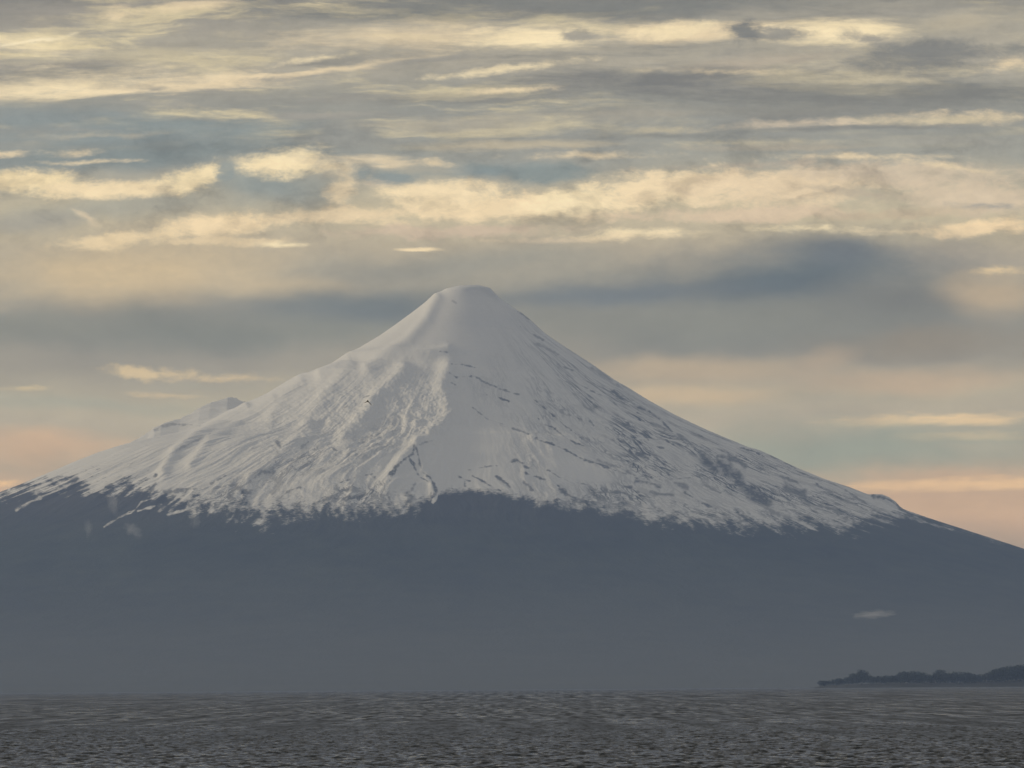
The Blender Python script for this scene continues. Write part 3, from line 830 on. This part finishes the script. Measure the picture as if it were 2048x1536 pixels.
# outline of the wood: x, y of its top
WTOP = [(1637, 1362), (1650, 1360), (1675, 1356), (1700, 1351), (1712, 1343), (1725, 1338), (1737, 1345), (1745, 1351), (1770, 1350), (1795, 1348), (1806, 1341), (1830, 1340),
        (1845, 1342), (1860, 1348), (1870, 1342), (1878, 1338), (1888, 1343), (1910, 1342), (1940, 1342), (1952, 1347), (1968, 1347), (1982, 1340), (2000, 1333), (2020, 1329), (2050, 1327), (2150, 1318), (2400, 1300), (2700, 1290)]
wt = np.array(WTOP)
tv, tf, off = [], [], 0
n_wood = 0
x = 1640.0
SKIP = [(1712, 1738), (1868, 1888)]
while x < 2500:
    step = 4 + 4 * rg.random() if x < 2080 else 16
    x += step
    for yo in ((30, 95) if x < 2080 else (60,)):
        if yo == 30 and any(a < x < b for a, b in SKIP): continue
        yo = yo + rg.normal() * 14
        top = at(x, np.interp(x, wt[:, 0], wt[:, 1]) + abs(rg.normal()) * 1.6, DH + yo)
        g0 = ground_z(top[0], yo)
        h = max(top[2] - g0, 3.0)
        wd = h * (0.30 + 0.16 * rg.random())
        lobes = [(0, 0, h * .62, wd, h * .36), (0, 0, h * .28, wd * 1.1, h * .26)] + [(rg.normal() * wd * .5, rg.normal() * wd * .5, h * (.4 + .4 * rg.random()), wd * .6, h * .17) for _ in range(4)]
        v, f = crown_mesh(lobes, 230, 0.045 * h + 0.35, rg)
        v = v + np.array([top[0], DH + yo, g0])
        tv.append(v); tf.append(f + off); off += len(v)
        v, f = tube([(top[0], DH + yo, g0 - .3), (top[0], DH + yo, g0 + h * .55)], (0.4, 0.2), 5)
        tv.append(v); tf.append(f + off); off += len(v)
wood = link_mesh("woods", np.concatenate(tv), np.concatenate(tf), m_leaf, smooth=False)
tag(wood, "dark distant wood covering the headland at the right", "woods", 'stuff')


def far_tree(px, py, yo, wfac, label, lobes_n=6, conic=False):
    top = at(px, py, DH + yo)
    g0 = ground_z(top[0], yo)
    h = top[2] - g0
    root = bpy.data.objects.new("tree", None)
    COL.objects.link(root)
    root.location = (top[0], DH + yo, g0)
    tag(root, label, "tree", group="trees on the headland")
    wd = h * wfac
    if conic:
        lobes = [(rg.normal() * .1 * wd, rg.normal() * .1 * wd, h * (.25 + .7 * k / 6), wd * (1 - .8 * k / 6), h * .1) for k in range(7)]
    else:
        lobes = [(0, 0, h * .62, wd * .8, h * .34), (0, 0, h * .28, wd * .7, h * .26)] + [(rg.normal() * wd * .5, rg.normal() * wd * .5, h * (.4 + .42 * rg.random()), wd * .5, h * .16) for _ in range(lobes_n)]
    v, f = crown_mesh(lobes, 520, 0.035 * h + .3, rg)
    link_mesh("crown", v, f, m_leaf, smooth=False, parent=root)
    v, f = tube([(0, 0, -.3), (h * .01, 0, h * .3), (0, 0, h * .7)], (h * .022, h * .016, h * .008))
    link_mesh("trunk", v, f, m_bark, parent=root)
    return root


far_tree(1725, 1338, 0, .42, "broad round-topped dark tree near the low tip of the headland")
far_tree(1878, 1336, 5, .36, "tallest dark tree rising above the middle of the headland wood")
far_tree(1642, 1360, 10, .5, "small low bushy tree standing alone at the very tip of the headland")

# ------------------------------------------------------------------ wisps of low cloud drifting before the forest


def wisp(px, py, dist, rx, ry, ang, dens, label, seed):
    n1, n2 = 36, 20
    a = np.linspace(0, 2 * math.pi, n1, endpoint=False)
    b = np.linspace(0.02, math.pi - 0.02, n2)
    B, A = np.meshgrid(b, a, indexing='ij')
    s = dist / F
    nx, ny, nz = np.sin(B) * np.cos(A), np.sin(B) * np.sin(A), np.cos(B)
    lump = 1 + 0.45 * fbm(nx * 2.2 + seed, nz * 2.2 + ny * 1.3, 3, 500 + seed)
    thin = 1 - 0.85 * (nx * nx + nz * nz)        # feathers out towards its rim
    x, y, z = nx * rx * s * lump, ny * 0.6 * max(rx, ry) * s * lump * thin, nz * ry * s * lump
    c, si = math.cos(math.radians(ang)), math.sin(math.radians(ang))
    xr, zr = x * c - z * si, x * si + z * c
    o = link_mesh("cloud", np.stack([xr, y, zr], -1).reshape(-1, 3), grid_faces(n2, n1, True)[:, ::-1], None)
    me = o.data
    # close the two ends
    import bmesh
    bm = bmesh.new(); bm.from_mesh(me)
    bmesh.ops.holes_fill(bm, edges=[e for e in bm.edges if e.is_boundary], sides=0)
    bmesh.ops.recalc_face_normals(bm, faces=bm.faces)
    bm.to_mesh(me); bm.free()
    p = at(px, py, dist)
    o.location = p
    m, t = new_mat("mist")
    v = t.n('ShaderNodeVolumePrincipled', {'Density': dens})
    v.inputs['Color'].default_value = (0.95, 0.93, 0.9, 1)
    t.n('ShaderNodeOutputMaterial', {'Volume': v})
    me.materials.append(m)
    tag(o, label, "cloud", group="low wisps of cloud before the forest")
    return o


wisp(1748, 1229, 34000, 46, 9, 3, 0.0034, "small flat pale wisp of cloud low before the forest above the wooded headland", 1)
wisp(226, 1004, 40500, 13, 26, 12, 0.0030, "upright faint wisp of cloud touching the ragged snow edge at the left", 2)
wisp(266, 1060, 40500, 22, 13, -35, 0.0036, "slanting pale puff of cloud below the snow tongues at the left", 3)
wisp(177, 1056, 40500, 9, 19, 0, 0.0028, "thin upright wisp of cloud, leftmost of the low wisps", 4)
wisp(391, 1042, 40500, 11, 16, -10, 0.0028, "faint round puff of cloud under the end of the longest snow tongue", 5)

# ------------------------------------------------------------------ bird gliding in front of the snow


def bird():
    D = 620.0
    c = at(735.5, 803.5, D)
    s = D / F          # metres per unit
    rows = []          # wing cross-sections from one tip to the other: centre (x,z), chord half length y, thickness
    st = [(-8.2, -2.2, .9, .12), (-6.5, -1.9, 2.0, .3), (-4.2, -1.1, 2.9, .6), (-2.0, 0.3, 3.2, 1.1), (-0.6, 1.2, 5.2, 1.6), (0.0, 1.3, 6.5, 1.8), (0.7, 1.0, 5.2, 1.6),
          (2.2, -0.8, 3.2, 1.2), (4.0, -2.8, 2.9, .9), (6.0, -5.0, 2.2, .75), (7.4, -6.9, 1.2, .45), (8.0, -7.7, .5, .12)]
    n = 12
    V = []
    for k, (x, z, ch, tk) in enumerate(st):
        for j in range(n):
            a = 2 * math.pi * j / n
            yy = math.cos(a) * ch
            V.append(((x) * s, (yy + (0.4 * abs(x) if abs(x) > 2 else 0)) * s, (z + math.sin(a) * tk) * s))
    Fc = [tuple(q) for q in grid_faces(len(st), n, True)]
    V += [tuple(np.mean(V[:n], axis=0)), tuple(np.mean(V[-n:], axis=0))]
    me = bpy.data.meshes.new("bird")
    L = len(st)
    caps = [(len(V) - 2, j, (j + 1) % n) for j in range(n)] + [(len(V) - 1, (L - 1) * n + (j + 1) % n, (L - 1) * n + j) for j in range(n)]
    # head, beak and tail grown out of the middle section
    b0 = len(V)
    hs = [(-5.5, 1.4, 1.2), (-7.2, 1.9, 1.3), (-8.6, 1.9, 1.0), (-9.6, 1.6, .35), (-10.4, 1.3, .08)]
    ts = [(5.5, 1.2, 1.1, .8), (8.0, 1.0, 1.6, .35), (10.5, 0.8, 2.2, .15)]
    for y, z, r in hs:
        V += [(r * math.cos(2 * math.pi * j / 8) * s, y * s, (z + r * math.sin(2 * math.pi * j / 8)) * s) for j in range(8)]
    for i in range(len(hs) - 1):
        Fc += [(b0 + i * 8 + j, b0 + i * 8 + (j + 1) % 8, b0 + (i + 1) * 8 + (j + 1) % 8, b0 + (i + 1) * 8 + j) for j in range(8)]
    b1 = len(V)
    for y, z, rx, rz in ts:
        V += [(rx * math.cos(2 * math.pi * j / 8) * s, y * s, (z + rz * math.sin(2 * math.pi * j / 8)) * s) for j in range(8)]
    for i in range(len(ts) - 1):
        Fc += [(b1 + i * 8 + j, b1 + i * 8 + (j + 1) % 8, b1 + (i + 1) * 8 + (j + 1) % 8, b1 + (i + 1) * 8 + j) for j in range(8)]
    me.from_pydata([tuple(map(float, v)) for v in V], [], [tuple(map(int, f)) for f in Fc + caps])
    me.update()
    o = bpy.data.objects.new("bird", me)
    COL.objects.link(o)
    o.location = c
    me.materials.append(simple_mat("dark_feathers", (0.02, 0.02, 0.022), (0.035, 0.033, 0.032), 8.0, 0.7))
    tag(o, "small dark bird gliding on bent wings before the snowy slope", "bird")


bird()

# ------------------------------------------------------------------ haze
hx, hy0, hy1, hz0, hz1 = 30000.0, -3000.0, HAZE_BACK, -6.0, HAZE_TOP
hv = [(sx_ * hx, yy, zz_) for zz_ in (hz0, hz1) for yy in (hy0, hy1) for sx_ in (-1, 1)]
hf = [(0, 2, 3, 1), (4, 5, 7, 6), (0, 1, 5, 4), (1, 3, 7, 5), (3, 2, 6, 7), (2, 0, 4, 6)]
m, t = new_mat("air")
pv = t.n('ShaderNodeVolumePrincipled', {'Density': SIGMA})
pv.inputs['Color'].default_value = (0.455, 0.63, 1.0, 1)
pv.inputs['Anisotropy'].default_value = 0.1
t.n('ShaderNodeOutputMaterial', {'Volume': pv})
hz = link_mesh("haze", np.array(hv), np.array(hf), m, smooth=False)
tag(hz, "pale blue morning haze over the lake and mountain", "haze", 'stuff')

# ------------------------------------------------------------------ render settings
scene.render.engine = 'CYCLES'
scene.view_settings.view_transform = 'Standard'
scene.view_settings.look = 'None'
scene.view_settings.exposure = 0.0
scene.view_settings.gamma = 1.0
cy = scene.cycles
cy.use_denoising = True
cy.max_bounces = 4
cy.diffuse_bounces = 2
cy.glossy_bounces = 2
cy.volume_bounces = 1
cy.sample_clamp_indirect = 4.0
